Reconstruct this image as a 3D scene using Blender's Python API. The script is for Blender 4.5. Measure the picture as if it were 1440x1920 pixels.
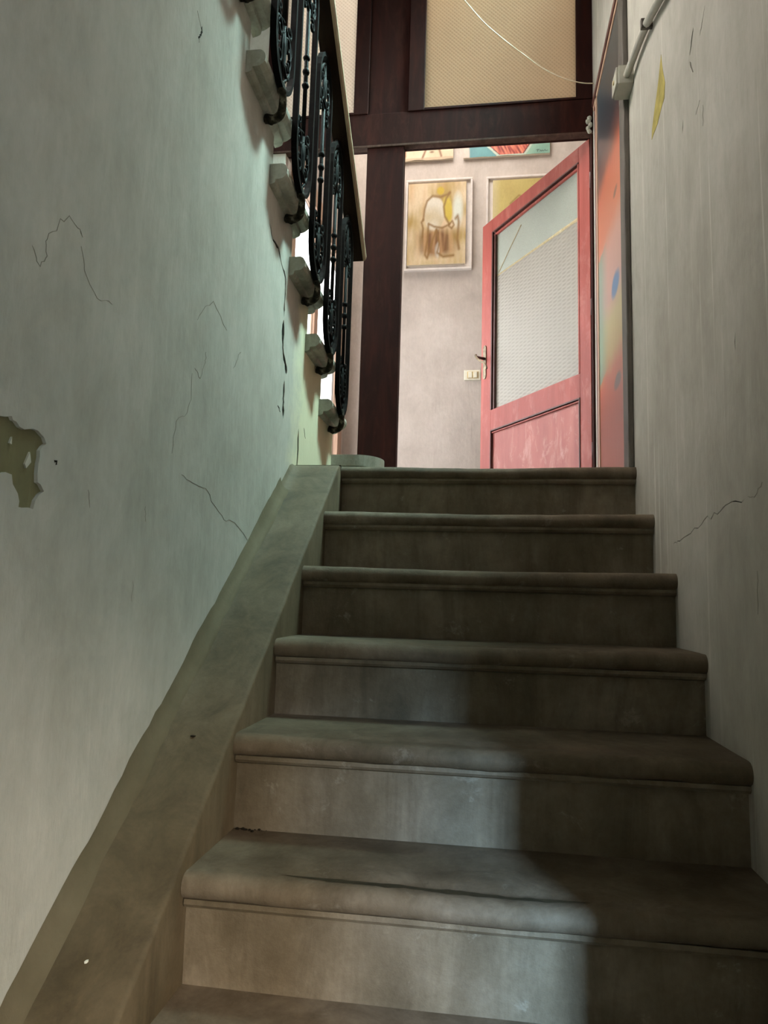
import bpy, bmesh, math, random
from mathutils import Vector, Matrix, noise
from mathutils.geometry import tessellate_polygon

S = bpy.context.scene
COL = S.collection
for o in list(bpy.data.objects):
    bpy.data.objects.remove(o)

# ------------------------------------------------------------------ camera
cam = bpy.data.cameras.new('camera')
cam.sensor_fit = 'HORIZONTAL'
cam.sensor_width = 36.0
cam.lens = 36.0 * 1331.75 / 1440.0
cam.clip_start = 0.01
camo = bpy.data.objects.new('camera', cam)
COL.objects.link(camo)


def cam_axes(pitch, yaw, roll):
    F = Vector((-math.sin(yaw) * math.cos(pitch), math.cos(yaw) * math.cos(pitch), math.sin(pitch)))
    R0 = Vector((math.cos(yaw), math.sin(yaw), 0))
    U0 = R0.cross(F)
    R = math.cos(roll) * R0 + math.sin(roll) * U0
    U = -math.sin(roll) * R0 + math.cos(roll) * U0
    return R, U, F


R_, U_, F_ = cam_axes(0.1263, 0.1437, 0.0287)
m = Matrix.Identity(4)
for i in range(3):
    m[i][0], m[i][1], m[i][2] = R_[i], U_[i], -F_[i]
m[2][3] = 1.423
camo.matrix_world = m
S.camera = camo

# ------------------------------------------------------------------ exposure
S.view_settings.view_transform = 'Standard'
S.view_settings.look = 'None'
S.view_settings.gamma = 1.0
S.view_settings.use_curve_mapping = False
S.view_settings.exposure = 0.0

# ------------------------------------------------------------------ daylight
W = bpy.data.worlds.new('sky')
S.world = W
W.use_nodes = True
W.node_tree.nodes['Background'].inputs[0].default_value = (0.86, 0.93, 1.0, 1)
W.node_tree.nodes['Background'].inputs[1].default_value = 2.0


def area(name, loc, aim, sx, sy, power, color, spread=180):
    l = bpy.data.lights.new(name, 'AREA')
    l.shape = 'RECTANGLE'
    l.size, l.size_y = sx, sy
    l.energy = power
    l.color = color
    l.spread = math.radians(spread)
    o = bpy.data.objects.new(name, l)
    COL.objects.link(o)
    o.location = loc
    d = Vector(aim) - Vector(loc)
    o.rotation_euler = d.to_track_quat('-Z', 'Y').to_euler()
    return o


# daylight in the french window and an added fill lamp under the room's ceiling
area('room_window_daylight', (-1.088, 4.14, 2.86), (0.7, 4.14, 2.86), 1.22, 1.80, 30, (1.0, 0.99, 0.98))
area('room_ceiling_fill', (-0.45, 4.25, 5.72), (-0.5, 4.4, 0), 1.1, 1.1, 52, (1.0, 0.96, 0.91))
# added unseen fanlight in the right wall to brighten the stair wall, and the stair window in the outer wall over the upper flight
area('added_fanlight_fill', (0.72, 2.72, 5.15), (-0.7, 2.6, 2.7), 0.95, 0.8, 115, (0.62, 1.0, 0.97), 54)
area('stair_window_daylight', (-1.98, 1.65, 4.75), (0.6, 1.75, 2.0), 1.5, 1.25, 60, (1.0, 0.955, 0.90), 100)
# sky seen through the doorway of the lower hall: a clear strip beside the street door, weaker light further right
area('street_door_daylight', (1.90, -2.62, 2.72), (0.0, 1.3, 0.9), 0.24, 0.62, 1150, (0.42, 0.69, 1.0))
area('courtyard_daylight', (2.75, -2.55, 2.70), (-0.3, 1.3, 1.0), 1.1, 0.62, 470, (1.0, 0.89, 0.74))

# ------------------------------------------------------------------ sizes (metres; X right, Y into the picture)
XW, XL, XR = -0.676, -0.5105, 0.498      # stair wall, string face, right wall
D0, T, RI, ZL = 2.433, 0.2414, 0.19, 1.90  # landing edge, going, rise, landing level
SL = RI / T
YP = 3.30                                  # glazed screen
YB = 5.0                                   # back wall of the room
XRL = -1.045                               # left wall of the room
rnd = random.Random(7)


# ------------------------------------------------------------------ helpers
def link_mesh(name, verts, faces, mat, parent=None, smooth=False, mats=None):
    me = bpy.data.meshes.new(name)
    me.from_pydata([tuple(v) for v in verts], [], faces)
    me.validate()
    bm = bmesh.new()
    bm.from_mesh(me)
    bmesh.ops.recalc_face_normals(bm, faces=bm.faces)
    bm.to_mesh(me)
    bm.free()
    me.materials.append(mat)
    if smooth:
        me.shade_smooth()
    o = bpy.data.objects.new(name, me)
    COL.objects.link(o)
    if parent is not None:
        attach(o, parent)
    return o


def attach(o, parent):
    o.parent = parent
    mw = Matrix.Identity(4)
    p = parent
    chain = []
    while p is not None:
        chain.append(p)
        p = p.parent
    for q in reversed(chain):
        mw = mw @ q.matrix_parent_inverse @ q.matrix_basis if q.parent else q.matrix_basis.copy()
    o.matrix_parent_inverse = mw.inverted()


def thing(name, label, cat, loc=(0, 0, 0), group=None, kind=None):
    o = bpy.data.objects.new(name, None)
    o.empty_display_size = 0.05
    o.location = loc
    COL.objects.link(o)
    return tag(o, label, cat, group, kind)


def tag(o, label=None, cat=None, group=None, kind=None):
    if label:
        o['label'] = label
    if cat:
        o['category'] = cat
    if group:
        o['group'] = group
    if kind:
        o['kind'] = kind
    return o


def box_vf(x0, x1, y0, y1, z0, z1):
    v = [(x, y, z) for x in (x0, x1) for y in (y0, y1) for z in (z0, z1)]
    f = [(0, 1, 3, 2), (4, 6, 7, 5), (0, 4, 5, 1), (2, 3, 7, 6), (0, 2, 6, 4), (1, 5, 7, 3)]
    return v, f


def box(name, x0, x1, y0, y1, z0, z1, mat, parent=None, bevel=0.0, xf=None):
    v, f = box_vf(x0, x1, y0, y1, z0, z1)
    if xf:
        v = [xf @ Vector(p) for p in v]
    o = link_mesh(name, v, f, mat, parent)
    if bevel:
        bev(o, bevel)
    return o


def bev(o, w, seg=2):
    bm = bmesh.new()
    bm.from_mesh(o.data)
    es = [e for e in bm.edges if len(e.link_faces) == 2 and e.calc_face_angle(0) > 0.6]
    bmesh.ops.bevel(bm, geom=es, offset=w, segments=seg, affect='EDGES', profile=0.6)
    bm.to_mesh(o.data)
    bm.free()


def prism(name, pts, axis, a, b, mat, parent=None, xf=None, smooth=False):
    """polygon pts (2D) pushed along axis from a to b; axis 'x': pts=(y,z), 'y': (x,z), 'z': (x,y)"""
    def P(p, h):
        return {'x': (h, p[0], p[1]), 'y': (p[0], h, p[1]), 'z': (p[0], p[1], h)}[axis]
    n = len(pts)
    v = [P(p, a) for p in pts] + [P(p, b) for p in pts]
    tri = tessellate_polygon([[Vector((p[0], p[1], 0)) for p in pts]])
    f = [tuple(t) for t in tri] + [tuple(i + n for i in reversed(t)) for t in tri]
    f += [(i, (i + 1) % n, n + (i + 1) % n, n + i) for i in range(n)]
    if xf:
        v = [xf @ Vector(p) for p in v]
    return link_mesh(name, v, f, mat, parent, smooth)


def sheet_with_holes(name, outline, holes, x0, x1, mat, parent=None):
    """plaster coat in the YZ plane, from x0 to x1 thick, with openings (real recesses)"""
    polys = [outline] + holes
    flat = [p for q in polys for p in q]
    tri = tessellate_polygon([[Vector((p[0], p[1], 0)) for p in q] for q in polys])
    n = len(flat)
    v = [(x1, p[0], p[1]) for p in flat] + [(x0, p[0], p[1]) for p in flat]
    f = [tuple(t) for t in tri] + [tuple(i + n for i in reversed(t)) for t in tri]
    s = 0
    for q in polys:
        k = len(q)
        f += [(s + i, s + (i + 1) % k, n + s + (i + 1) % k, n + s + i) for i in range(k)]
        s += k
    return link_mesh(name, v, f, mat, parent)


def tube_vf(pts, rad, seg=8, closed=False, flat=None):
    pts = [Vector(p) for p in pts]
    n = len(pts)
    rads = rad if isinstance(rad, (list, tuple)) else [rad] * n
    v, f = [], []
    up = Vector((1, 0, 0)) if flat else Vector((0.13, 0.37, 0.92)).normalized()
    for i in range(n):
        if closed:
            d = pts[(i + 1) % n] - pts[i - 1]
        else:
            d = pts[min(i + 1, n - 1)] - pts[max(i - 1, 0)]
        d.normalize()
        a = up - d * up.dot(d)
        if a.length < 1e-4:
            a = d.orthogonal()
        a.normalize()
        b = d.cross(a)
        for k in range(seg):
            t = 2 * math.pi * (k + (0.5 if seg == 4 else 0)) / seg
            v.append(pts[i] + a * (math.cos(t) * rads[i]) + b * (math.sin(t) * rads[i]))
    m_ = n if closed else n - 1
    for i in range(m_):
        j = (i + 1) % n
        for k in range(seg):
            f.append((i * seg + k, i * seg + (k + 1) % seg, j * seg + (k + 1) % seg, j * seg + k))
    if not closed:
        f.append(tuple(range(seg)))
        f.append(tuple((n - 1) * seg + k for k in reversed(range(seg))))
    return v, f


def tube(name, pts, rad, mat, parent=None, seg=8, closed=False, smooth=True, flat=None):
    v, f = tube_vf(pts, rad, seg, closed, flat)
    return link_mesh(name, v, f, mat, parent, smooth)


def join_vf(parts):
    V, Fc = [], []
    for v, f in parts:
        b = len(V)
        V += [tuple(p) for p in v]
        Fc += [tuple(i + b for i in q) for q in f]
    return V, Fc


def spline(pts, n=6):
    """Catmull-Rom through the points"""
    P = [Vector(p) for p in pts]
    out = []
    for i in range(len(P) - 1):
        p0, p1, p2, p3 = P[max(i - 1, 0)], P[i], P[i + 1], P[min(i + 2, len(P) - 1)]
        for k in range(n):
            t = k / n
            out.append(0.5 * ((2 * p1) + (p2 - p0) * t + (2 * p0 - 5 * p1 + 4 * p2 - p3) * t * t
                              + (3 * p1 - p0 - 3 * p2 + p3) * t ** 3))
    out.append(P[-1])
    return out


# ------------------------------------------------------------------ materials
class NT:
    def __init__(self, name):
        self.mat = bpy.data.materials.new(name)
        self.mat.use_nodes = True
        self.t = self.mat.node_tree
        self.b = self.t.nodes['Principled BSDF']
        self.out = self.t.nodes['Material Output']
        self.co = self.t.nodes.new('ShaderNodeTexCoord')

    def n(self, typ, **kw):
        x = self.t.nodes.new(typ)
        for k, v in kw.items():
            setattr(x, k, v)
        return x

    def l(self, a, b):
        self.t.links.new(a, b)

    def noise(self, scale, stretch=(1, 1, 1), detail=5, rough=0.6, off=(0, 0, 0), dist=0.0):
        mp = self.n('ShaderNodeMapping')
        mp.inputs['Scale'].default_value = stretch
        mp.inputs['Location'].default_value = off
        self.l(self.co.outputs['Object'], mp.inputs[0])
        q = self.n('ShaderNodeTexNoise')
        q.inputs['Scale'].default_value = scale
        q.inputs['Detail'].default_value = detail
        q.inputs['Roughness'].default_value = rough
        q.inputs['Distortion'].default_value = dist
        self.l(mp.outputs[0], q.inputs['Vector'])
        return q.outputs[0]

    def ramp(self, fac, stops):
        r = self.n('ShaderNodeValToRGB')
        e = r.color_ramp.elements
        e[0].position, e[0].color = stops[0][0], (*stops[0][1], 1)
        e[1].position, e[1].color = stops[-1][0], (*stops[-1][1], 1)
        for p, c in stops[1:-1]:
            k = e.new(p)
            k.color = (*c, 1)
        self.l(fac, r.inputs[0])
        return r.outputs[0]

    def mix(self, fac, a, b, mode='MIX'):
        x = self.n('ShaderNodeMix', data_type='RGBA', blend_type=mode)
        for sock, val in ((x.inputs[0], fac), (x.inputs[6], a), (x.inputs[7], b)):
            if hasattr(val, 'is_linked'):
                self.l(val, sock)
            elif isinstance(val, (int, float)):
                sock.default_value = val
            else:
                sock.default_value = (*val, 1)
        return x.outputs[2]

    def math(self, op, a, b=0.0, clamp=False):
        x = self.n('ShaderNodeMath', operation=op, use_clamp=clamp)
        for sock, val in ((x.inputs[0], a), (x.inputs[1], b)):
            if hasattr(val, 'is_linked'):
                self.l(val, sock)
            else:
                sock.default_value = val
        return x.outputs[0]

    def color(self, c):
        if hasattr(c, 'is_linked'):
            self.l(c, self.b.inputs['Base Color'])
        else:
            self.b.inputs['Base Color'].default_value = (*c, 1)

    def bump(self, h, strength=0.3, dist=0.01):
        b = self.n('ShaderNodeBump')
        b.inputs['Strength'].default_value = strength
        b.inputs['Distance'].default_value = dist
        self.l(h, b.inputs['Height'])
        self.l(b.outputs[0], self.b.inputs['Normal'])
        return b.outputs[0]

    def rough(self, r, spec=0.3):
        self.b.inputs['Roughness'].default_value = r
        self.b.inputs['Specular IOR Level'].default_value = spec


def g(v):
    """sRGB 0-255 to linear"""
    return tuple(((c / 255 + 0.055) / 1.055) ** 2.4 if c > 10 else c / 255 / 12.92 for c in v)


def plaster(name, dark, mid, light, streak=1.0, seed=0.0, stain=None, drips=0.16, cream=False):
    N = NT(name)
    big = N.noise(2.2, (1, 1, 0.55), 7, 0.62, (seed, seed * 2, 0))
    st = N.noise(13, (1, 1, 0.11), 9, 0.72, (0, seed, seed), 0.3)
    fine = N.noise(55, (1, 1, 0.5), 4, 0.6)
    c = N.ramp(big, [(0.30, dark), (0.5, mid), (0.72, light)])
    s2 = N.ramp(st, [(0.36, (0.80, 0.80, 0.78)), (0.62, (1.04, 1.04, 1.04))])
    c = N.mix(0.36 * streak, c, s2, 'MULTIPLY')
    f2 = N.ramp(fine, [(0.3, (0.93, 0.93, 0.92)), (0.7, (1.03, 1.03, 1.03))])
    c = N.mix(0.7, c, f2, 'MULTIPLY')
    drip = N.noise(46, (1, 1, 0.022), 3, 0.5, (seed, 2, 7))
    c = N.mix(N.math('MULTIPLY', N.ramp(drip, [(0.62, (0, 0, 0)), (0.70, (1, 1, 1))]), drips * streak), c, g((226, 222, 210)))
    mot = N.noise(7.0, (1, 1, 0.7), 7, 0.7, (seed, 9, seed), 0.5)
    c = N.mix(0.8, c, N.ramp(mot, [(0.34, (0.87, 0.865, 0.85)), (0.60, (1.04, 1.04, 1.04))]), 'MULTIPLY')
    if cream:   # older cream paint showing beyond the long crack
        sp = N.n('ShaderNodeSeparateXYZ')
        N.l(N.co.outputs['Object'], sp.inputs[0])
        e = N.math('MULTIPLY', N.math('SUBTRACT', N.math('ADD', sp.outputs[1], N.math('MULTIPLY', N.math('SUBTRACT', mot, 0.5), 0.35)), 2.34), 7.0, True)
        e = N.math('MULTIPLY', e, N.math('LESS_THAN', sp.outputs[2], 2.62))
        c = N.mix(N.math('MULTIPLY', e, 0.75), c, g((206, 200, 166)))
    if stain:
        sn = N.noise(3.2, (1, 1, 1), 5, 0.7, (seed + 4, 1, 3))
        k = N.math('MULTIPLY', N.math('GREATER_THAN', sn, 0.61), 0.35)
        c = N.mix(k, c, stain)
    N.color(c)
    h = N.math('ADD', N.math('MULTIPLY', st, 0.7), N.math('MULTIPLY', fine, 0.35))
    h = N.math('ADD', h, N.noise(6, (1, 1, 0.5), 5, 0.55))
    N.bump(h, 0.35, 0.012)
    N.rough(0.85, 0.15)
    return N.mat


M = {}
M['wall_l'] = plaster('stair_wall_plaster', g((160, 157, 147)), g((174, 170, 160)), g((187, 181, 171)), 0.85, 1.3, None, 0.05, True)
M['wall_r'] = plaster('right_wall_plaster', g((164, 158, 147)), g((177, 171, 160)), g((188, 182, 172)), 1.0, 5.1, None, 0.30)
M['wall_in'] = plaster('inner_plaster', g((112, 106, 78)), g((128, 120, 90)), g((142, 132, 102)), 0.5, 2.2)
M['wall_room'] = plaster('room_plaster', g((184, 173, 165)), g((196, 184, 175)), g((206, 195, 187)), 0.35, 7.7)
M['wall_plain'] = plaster('upper_plaster', g((188, 186, 176)), g((200, 197, 188)), g((208, 205, 198)), 0.6, 3.3)
M['flake'] = plaster('paint_flake', g((182, 178, 164)), g((190, 186, 172)), g((198, 194, 180)), 0.3, 8.3)


def stone(name, a, b, c, pale, seed, bumpk=0.35, amt=0.5):
    N = NT(name)
    big = N.noise(3.0, (1, 1, 1), 8, 0.65, (seed, 0, seed))
    st = N.noise(7, (1.6, 1.6, 0.35), 7, 0.7, (seed, 3, 0), 0.6)
    fine = N.noise(90, (1, 1, 1), 3, 0.7)
    blot = N.noise(1.3, (1, 1, 2), 5, 0.6, (seed * 3, 4, 2))
    col = N.ramp(big, [(0.34, a), (0.50, b), (0.66, c)])
    col = N.mix(0.7, col, N.ramp(blot, [(0.36, (0.70, 0.68, 0.62)), (0.62, (1.12, 1.12, 1.13))]), 'MULTIPLY')
    col = N.mix(0.8, col, N.ramp(st, [(0.34, (0.58, 0.56, 0.52)), (0.6, (1.08, 1.08, 1.08))]), 'MULTIPLY')
    chip = N.noise(13, (1, 1, 1), 9, 0.75, (seed + 2, 5, 1), 0.4)
    col = N.mix(N.math('MULTIPLY', N.math('SUBTRACT', N.ramp(chip, [(0.60, (0, 0, 0)), (0.68, (1, 1, 1))]), 0.0), amt), col, pale)
    col = N.mix(0.6, col, N.ramp(fine, [(0.3, (0.85, 0.85, 0.84)), (0.7, (1.08, 1.08, 1.08))]), 'MULTIPLY')
    N.color(col)
    h = N.math('ADD', N.math('MULTIPLY', fine, 0.25), N.math('MULTIPLY', chip, 0.5))
    h = N.math('ADD', h, N.math('MULTIPLY', big, 0.8))
    N.bump(h, bumpk, 0.012)
    N.rough(0.72, 0.25)
    return N.mat


M['stone'] = stone('worn_step_stone', g((95, 83, 65)), g((115, 102, 84)), g((133, 120, 103)), g((162, 151, 135)), 0.0, 0.35, 0.40)
M['tread'] = stone('worn_tread_stone', g((86, 74, 57)), g((106, 92, 75)), g((124, 111, 95)), g((150, 138, 123)), 3.0, 0.35, 0.30)
M['cove'] = plaster('dark_cove_plaster', g((80, 70, 53)), g((92, 82, 64)), g((105, 95, 77)), 0.5, 4.4, None, 0.0)  # darker and browner than the wall plaster above it
M['grime'] = stone('olive_grime', g((52, 46, 30)), g((62, 55, 38)), g((74, 67, 50)), g((96, 88, 72)), 2.0, 0.35, 0.3)
M['string'] = stone('string_cement', g((84, 72, 53)), g((93, 80, 61)), g((101, 88, 70)), g((115, 103, 85)), 6.0, 0.2, 0.12)
M['marble'] = stone('upper_tread_marble', g((150, 148, 135)), g((170, 168, 156)), g((186, 184, 172)), g((198, 196, 186)), 9.0, 0.25, 0.4)
M['floor'] = stone('landing_stone', g((56, 51, 40)), g((68, 62, 50)), g((80, 74, 61)), g((100, 93, 80)), 12.0, 0.2, 0.3)


def wood(name, a, b, c, rough=0.35, scale=6, wear=None, weark=0.0, axis=(1, 1, 0.12), spec=0.5, coat=0.0):
    N = NT(name)
    gr = N.noise(scale * 3.2, axis, 8, 0.65, (2, 1, 0), 0.8)
    big = N.noise(2.2, (1, 1, 0.7), 4, 0.6)
    col = N.ramp(gr, [(0.30, a), (0.5, b), (0.72, c)])
    col = N.mix(0.6, col, N.ramp(big, [(0.35, (0.75, 0.72, 0.70)), (0.65, (1.1, 1.1, 1.1))]), 'MULTIPLY')
    if wear:
        w = N.noise(16, (1, 1, 0.35), 9, 0.75, (7, 3, 1), 0.5)
        col = N.mix(N.math('MULTIPLY', N.ramp(w, [(0.52, (0, 0, 0)), (0.66, (1, 1, 1))]), weark), col, wear)
    N.color(col)
    N.bump(gr, 0.2, 0.004)
    N.rough(rough, spec)
    if coat:
        N.b.inputs['Coat Weight'].default_value = coat
        N.b.inputs['Coat Roughness'].default_value = 0.25
    return N.mat


M['wood'] = wood('dark_varnished_wood', g((32, 15, 12)), g((43, 19, 15)), g((56, 25, 19)), 0.62, 5, g((72, 42, 33)), 0.25, spec=0.08)
M['lip'] = wood('worn_transom_lip', g((58, 40, 33)), g((74, 54, 46)), g((92, 70, 60)), 0.6, 7, spec=0.1)
M['wood_line'] = wood('worn_grey_wood', g((62, 56, 50)), g((84, 77, 69)), g((102, 95, 86)), 0.7, 7)
M['red'] = wood('faded_red_door_paint', g((150, 70, 62)), g((164, 80, 71)), g((176, 90, 80)), 0.5, 4, g((190, 124, 114)), 0.45, spec=0.3)
M['redpanel'] = wood('worn_red_panel_paint', g((164, 92, 84)), g((176, 102, 94)), g((186, 114, 105)), 0.5, 4, g((208, 158, 148)), 0.7, spec=0.3)
M['groove'] = wood('moulding_dark_brown', g((66, 32, 27)), g((82, 42, 36)), g((98, 52, 45)), 0.5, 6)
M['rail'] = wood('handrail_wood', g((20, 12, 8)), g((28, 18, 12)), g((38, 26, 18)), 0.6, 8, None, 0, (1, 0.2, 0.2), 0.03)
M['raillit'] = wood('lit_rail_edge', g((112, 92, 70)), g((140, 122, 96)), g((160, 144, 116)), 0.5, 8, None, 0, (1, 0.2, 0.2))  # pale wood tone for the lit side of the rail
M['winwood'] = wood('window_wood', g((160, 126, 102)), g((178, 144, 120)), g((192, 160, 136)), 0.5, 6)

N = NT('wrought_iron')
rn = N.noise(30, (1, 1, 1), 6, 0.7)
N.color(N.ramp(rn, [(0.35, g((9, 8, 7))), (0.6, g((15, 14, 12))), (0.80, g((44, 38, 30)))]))
N.bump(rn, 0.25, 0.003)
N.rough(0.6, 0.03)
M['iron'] = N.mat

N = NT('paint_spattered_iron')
rn = N.noise(45, (1, 1, 1), 6, 0.7)
N.color(N.ramp(rn, [(0.38, g((24, 21, 17))), (0.55, g((52, 47, 38))), (0.68, g((120, 114, 98)))]))
N.bump(rn, 0.3, 0.003)
N.rough(0.8, 0.1)
M['bracket'] = N.mat

N = NT('dull_brass')
N.color(N.ramp(N.noise(40), [(0.3, g((70, 60, 46))), (0.7, g((140, 128, 106)))]))
N.b.inputs['Metallic'].default_value = 0.8
N.rough(0.35)
M['brass'] = N.mat


def flat(name, c, rough=0.6, spec=0.3, var=0.08):
    N = NT(name)
    lo = tuple(x * (1 - var) for x in c)
    hi = tuple(min(1, x * (1 + var)) for x in c)
    N.color(N.ramp(N.noise(18, (1, 1, 1), 4), [(0.35, lo), (0.65, hi)]))
    N.rough(rough, spec)
    return N.mat


M['plastic'] = flat('grey_plastic', g((168, 164, 150)), 0.5)
M['pipe'] = flat('painted_conduit', g((170, 165, 153)), 0.55)
M['ivory'] = flat('ivory_plastic', g((232, 226, 206)), 0.35)
M['ivory2'] = flat('yellowed_plastic', g((212, 190, 146)), 0.4)
M['cable'] = flat('white_cord', g((222, 204, 176)), 0.6)
M['crack'] = flat('crack_shade_and_scratch', g((30, 27, 22)), 0.95, 0.05)  # dark tone for scratches, and for shade painted inside the cracks
M['hair'] = flat('hairline_crack', g((138, 134, 122)), 0.95, 0.05, 0.25)
M['debris'] = flat('dark_crumbs', g((38, 33, 26)), 0.9, 0.1, 0.3)
M['chip'] = flat('plaster_chip', g((205, 200, 188)), 0.9, 0.1)
M['yellow'] = flat('yellow_paint_stain', g((158, 143, 82)), 0.85, 0.1, 0.25)
M['frame'] = flat('off_white_frame', g((214, 204, 196)), 0.6)
M['dark'] = flat('shadow_gap_black', g((16, 13, 12)), 0.8, 0.1)


def glass(name, tint, kind, trans=0.68):
    """obscured glass: lets light through diffusely, a bit glossy, with its moulded pattern"""
    N = NT(name)
    t = N.t
    mp = N.n('ShaderNodeMapping')
    N.l(N.co.outputs['UV' if False else 'Object'], mp.inputs[0])
    if kind == 'rib':
        w1 = N.n('ShaderNodeTexWave', wave_type='BANDS', bands_direction='DIAGONAL')
        w1.inputs['Scale'].default_value = 30
        w1.inputs['Distortion'].default_value = 0.25
        N.l(mp.outputs[0], w1.inputs[0])
        mp2 = N.n('ShaderNodeMapping')
        mp2.inputs['Scale'].default_value = (-1, -1, 1)
        N.l(N.co.outputs['Object'], mp2.inputs[0])
        w2 = N.n('ShaderNodeTexWave', wave_type='BANDS', bands_direction='DIAGONAL')
        w2.inputs['Scale'].default_value = 30
        N.l(mp2.outputs[0], w2.inputs[0])
        h = N.math('ADD', w1.outputs[1], N.math('MULTIPLY', w2.outputs[1], 0.7))
        dist = 0.0012
    else:
        h = N.noise(160, (1, 1, 1), 2, 0.5)
        dist = 0.003
    big = N.noise(1.6, (1, 1, 0.8), 4, 0.6)
    col = N.mix(1.0, N.ramp(big, [(0.3, tuple(x * 0.90 for x in tint)), (0.7, tint)]),
                N.ramp(h, [(0.2, (0.84, 0.83, 0.81)), (0.9, (1, 1, 1))]), 'MULTIPLY')
    nb = N.bump(h, 0.6, dist)
    N.color(col)
    N.rough(0.28, 0.5)
    tr = N.n('ShaderNodeBsdfTranslucent')
    N.l(col, tr.inputs[0])
    N.l(nb, tr.inputs[1])
    ms = N.n('ShaderNodeMixShader')
    ms.inputs[0].default_value = trans
    N.l(N.b.outputs[0], ms.inputs[1])
    N.l(tr.outputs[0], ms.inputs[2])
    N.l(ms.outputs[0], N.out.inputs[0])
    return N.mat


M['gl_warm'] = glass('beige_obscured_glass', g((214, 200, 178)), 'rib', 0.86)
M['gl_rib'] = glass('ribbed_obscured_glass', g((246, 240, 230)), 'rib', 0.82)
M['gl_door'] = glass('ribbed_door_glass', g((210, 205, 194)), 'rib', 0.5)
M['gl_fine'] = glass('fine_obscured_glass', g((222, 228, 218)), 'fine', 0.5)
N = NT('clear_window_glass')
N.color((1, 1, 1))
N.rough(0.02, 0.5)
N.b.inputs['Transmission Weight'].default_value = 1.0
N.b.inputs['IOR'].default_value = 1.02
M['gl_clear'] = N.mat

# many coloured paint on the side door, by height
N = NT('many_coloured_door_paint')
sep = N.n('ShaderNodeSeparateXYZ')
N.l(N.co.outputs['Object'], sep.inputs[0])
wob = N.math('MULTIPLY', N.math('SUBTRACT', N.noise(5, (1, 1.6, 1), 5, 0.6), 0.5), 0.09)
hh = N.math('DIVIDE', N.math('SUBTRACT', N.math('ADD', sep.outputs[2], wob), 1.9), 1.9)
cc = N.ramp(hh, [(0.0, g((150, 74, 50))), (0.15, g((146, 70, 48))), (0.24, g((176, 84, 52))), (0.29, g((178, 160, 100))),
                 (0.36, g((190, 184, 128))), (0.41, g((204, 168, 160))), (0.53, g((214, 170, 160))), (0.58, g((206, 128, 98))),
                 (0.70, g((196, 106, 76))), (0.745, g((104, 70, 66))), (0.80, g((58, 58, 66))), (1.0, g((62, 80, 90)))])
# cool tint on the far edge of the leaf, in the middle third
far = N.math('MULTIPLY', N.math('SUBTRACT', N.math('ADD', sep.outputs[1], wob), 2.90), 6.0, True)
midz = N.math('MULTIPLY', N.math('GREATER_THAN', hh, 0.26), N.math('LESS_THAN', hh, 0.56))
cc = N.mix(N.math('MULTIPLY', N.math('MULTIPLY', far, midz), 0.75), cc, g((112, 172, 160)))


def spot(cc, y, z, ry, rz, col, k=1.0):
    dy = N.math('DIVIDE', N.math('SUBTRACT', sep.outputs[1], y), ry)
    dz = N.math('DIVIDE', N.math('SUBTRACT', N.math('ADD', sep.outputs[2], N.math('MULTIPLY', wob, 0.25)), z), rz)
    d2 = N.math('ADD', N.math('MULTIPLY', dy, dy), N.math('MULTIPLY', dz, dz))
    fac = N.math('MULTIPLY', N.math('SUBTRACT', 1.0, d2, True), k * 1.6, True)
    return N.mix(fac, cc, col)


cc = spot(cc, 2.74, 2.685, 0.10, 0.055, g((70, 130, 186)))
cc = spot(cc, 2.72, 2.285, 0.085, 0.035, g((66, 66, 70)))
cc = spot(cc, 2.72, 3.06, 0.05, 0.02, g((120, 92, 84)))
chips = N.ramp(N.noise(24, (1, 1, 0.6), 8, 0.8, (3, 3, 3)), [(0.66, (0, 0, 0)), (0.70, (1, 1, 1))])
cc = N.mix(N.math('MULTIPLY', chips, 0.5), cc, g((206, 178, 150)))
N.color(N.mix(1.0, cc, (0.74, 0.65, 0.60), 'MULTIPLY'))
N.bump(N.noise(30, (1, 1, 0.2), 6), 0.12, 0.004)
N.rough(0.34, 0.5)
M['paintdoor'] = N.mat

# ------------------------------------------------------------------ the stair wall (left) with its coat of plaster
RJ, TJ = 0.177, 0.2515


def yr(j):   # riser of upper step j
    return 3.012 - TJ * (j - 2)


def zt(j):   # top of upper tread j
    return 1.88 + RJ * j


JN = 13
prof = [(-3.0, 0.0), (2.432, 0.0), (2.432, ZL), (3.012, ZL)]
for j in range(2, JN + 1):
    prof.append((yr(j), zt(j) - 0.055))
    prof.append((yr(j + 1), zt(j) - 0.055))
prof.append((yr(JN + 1), zt(JN + 1)))
prof.append((-3.0, zt(JN + 1)))

patch = [(0.80, 1.655), (0.84, 1.668), (0.886, 1.667), (0.898, 1.669), (0.91, 1.673), (0.914, 1.668), (0.92, 1.668), (0.925, 1.665), (0.93, 1.662),
         (0.941, 1.661), (0.95, 1.664), (0.96, 1.667), (0.972, 1.667), (0.981, 1.663), (0.989, 1.660), (0.995, 1.652), (0.987, 1.646),
         (0.981, 1.638), (0.982, 1.628), (0.980, 1.617), (0.980, 1.602), (0.982, 1.589), (0.990, 1.587),
         (1.000, 1.578), (0.990, 1.572), (0.981, 1.561), (0.977, 1.547), (0.966, 1.548), (0.953, 1.546), (0.943, 1.545), (0.944, 1.554), (0.939, 1.565),
         (0.926, 1.577), (0.922, 1.590), (0.908, 1.591), (0.895, 1.585), (0.87, 1.588), (0.84, 1.60), (0.80, 1.60)]


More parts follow.
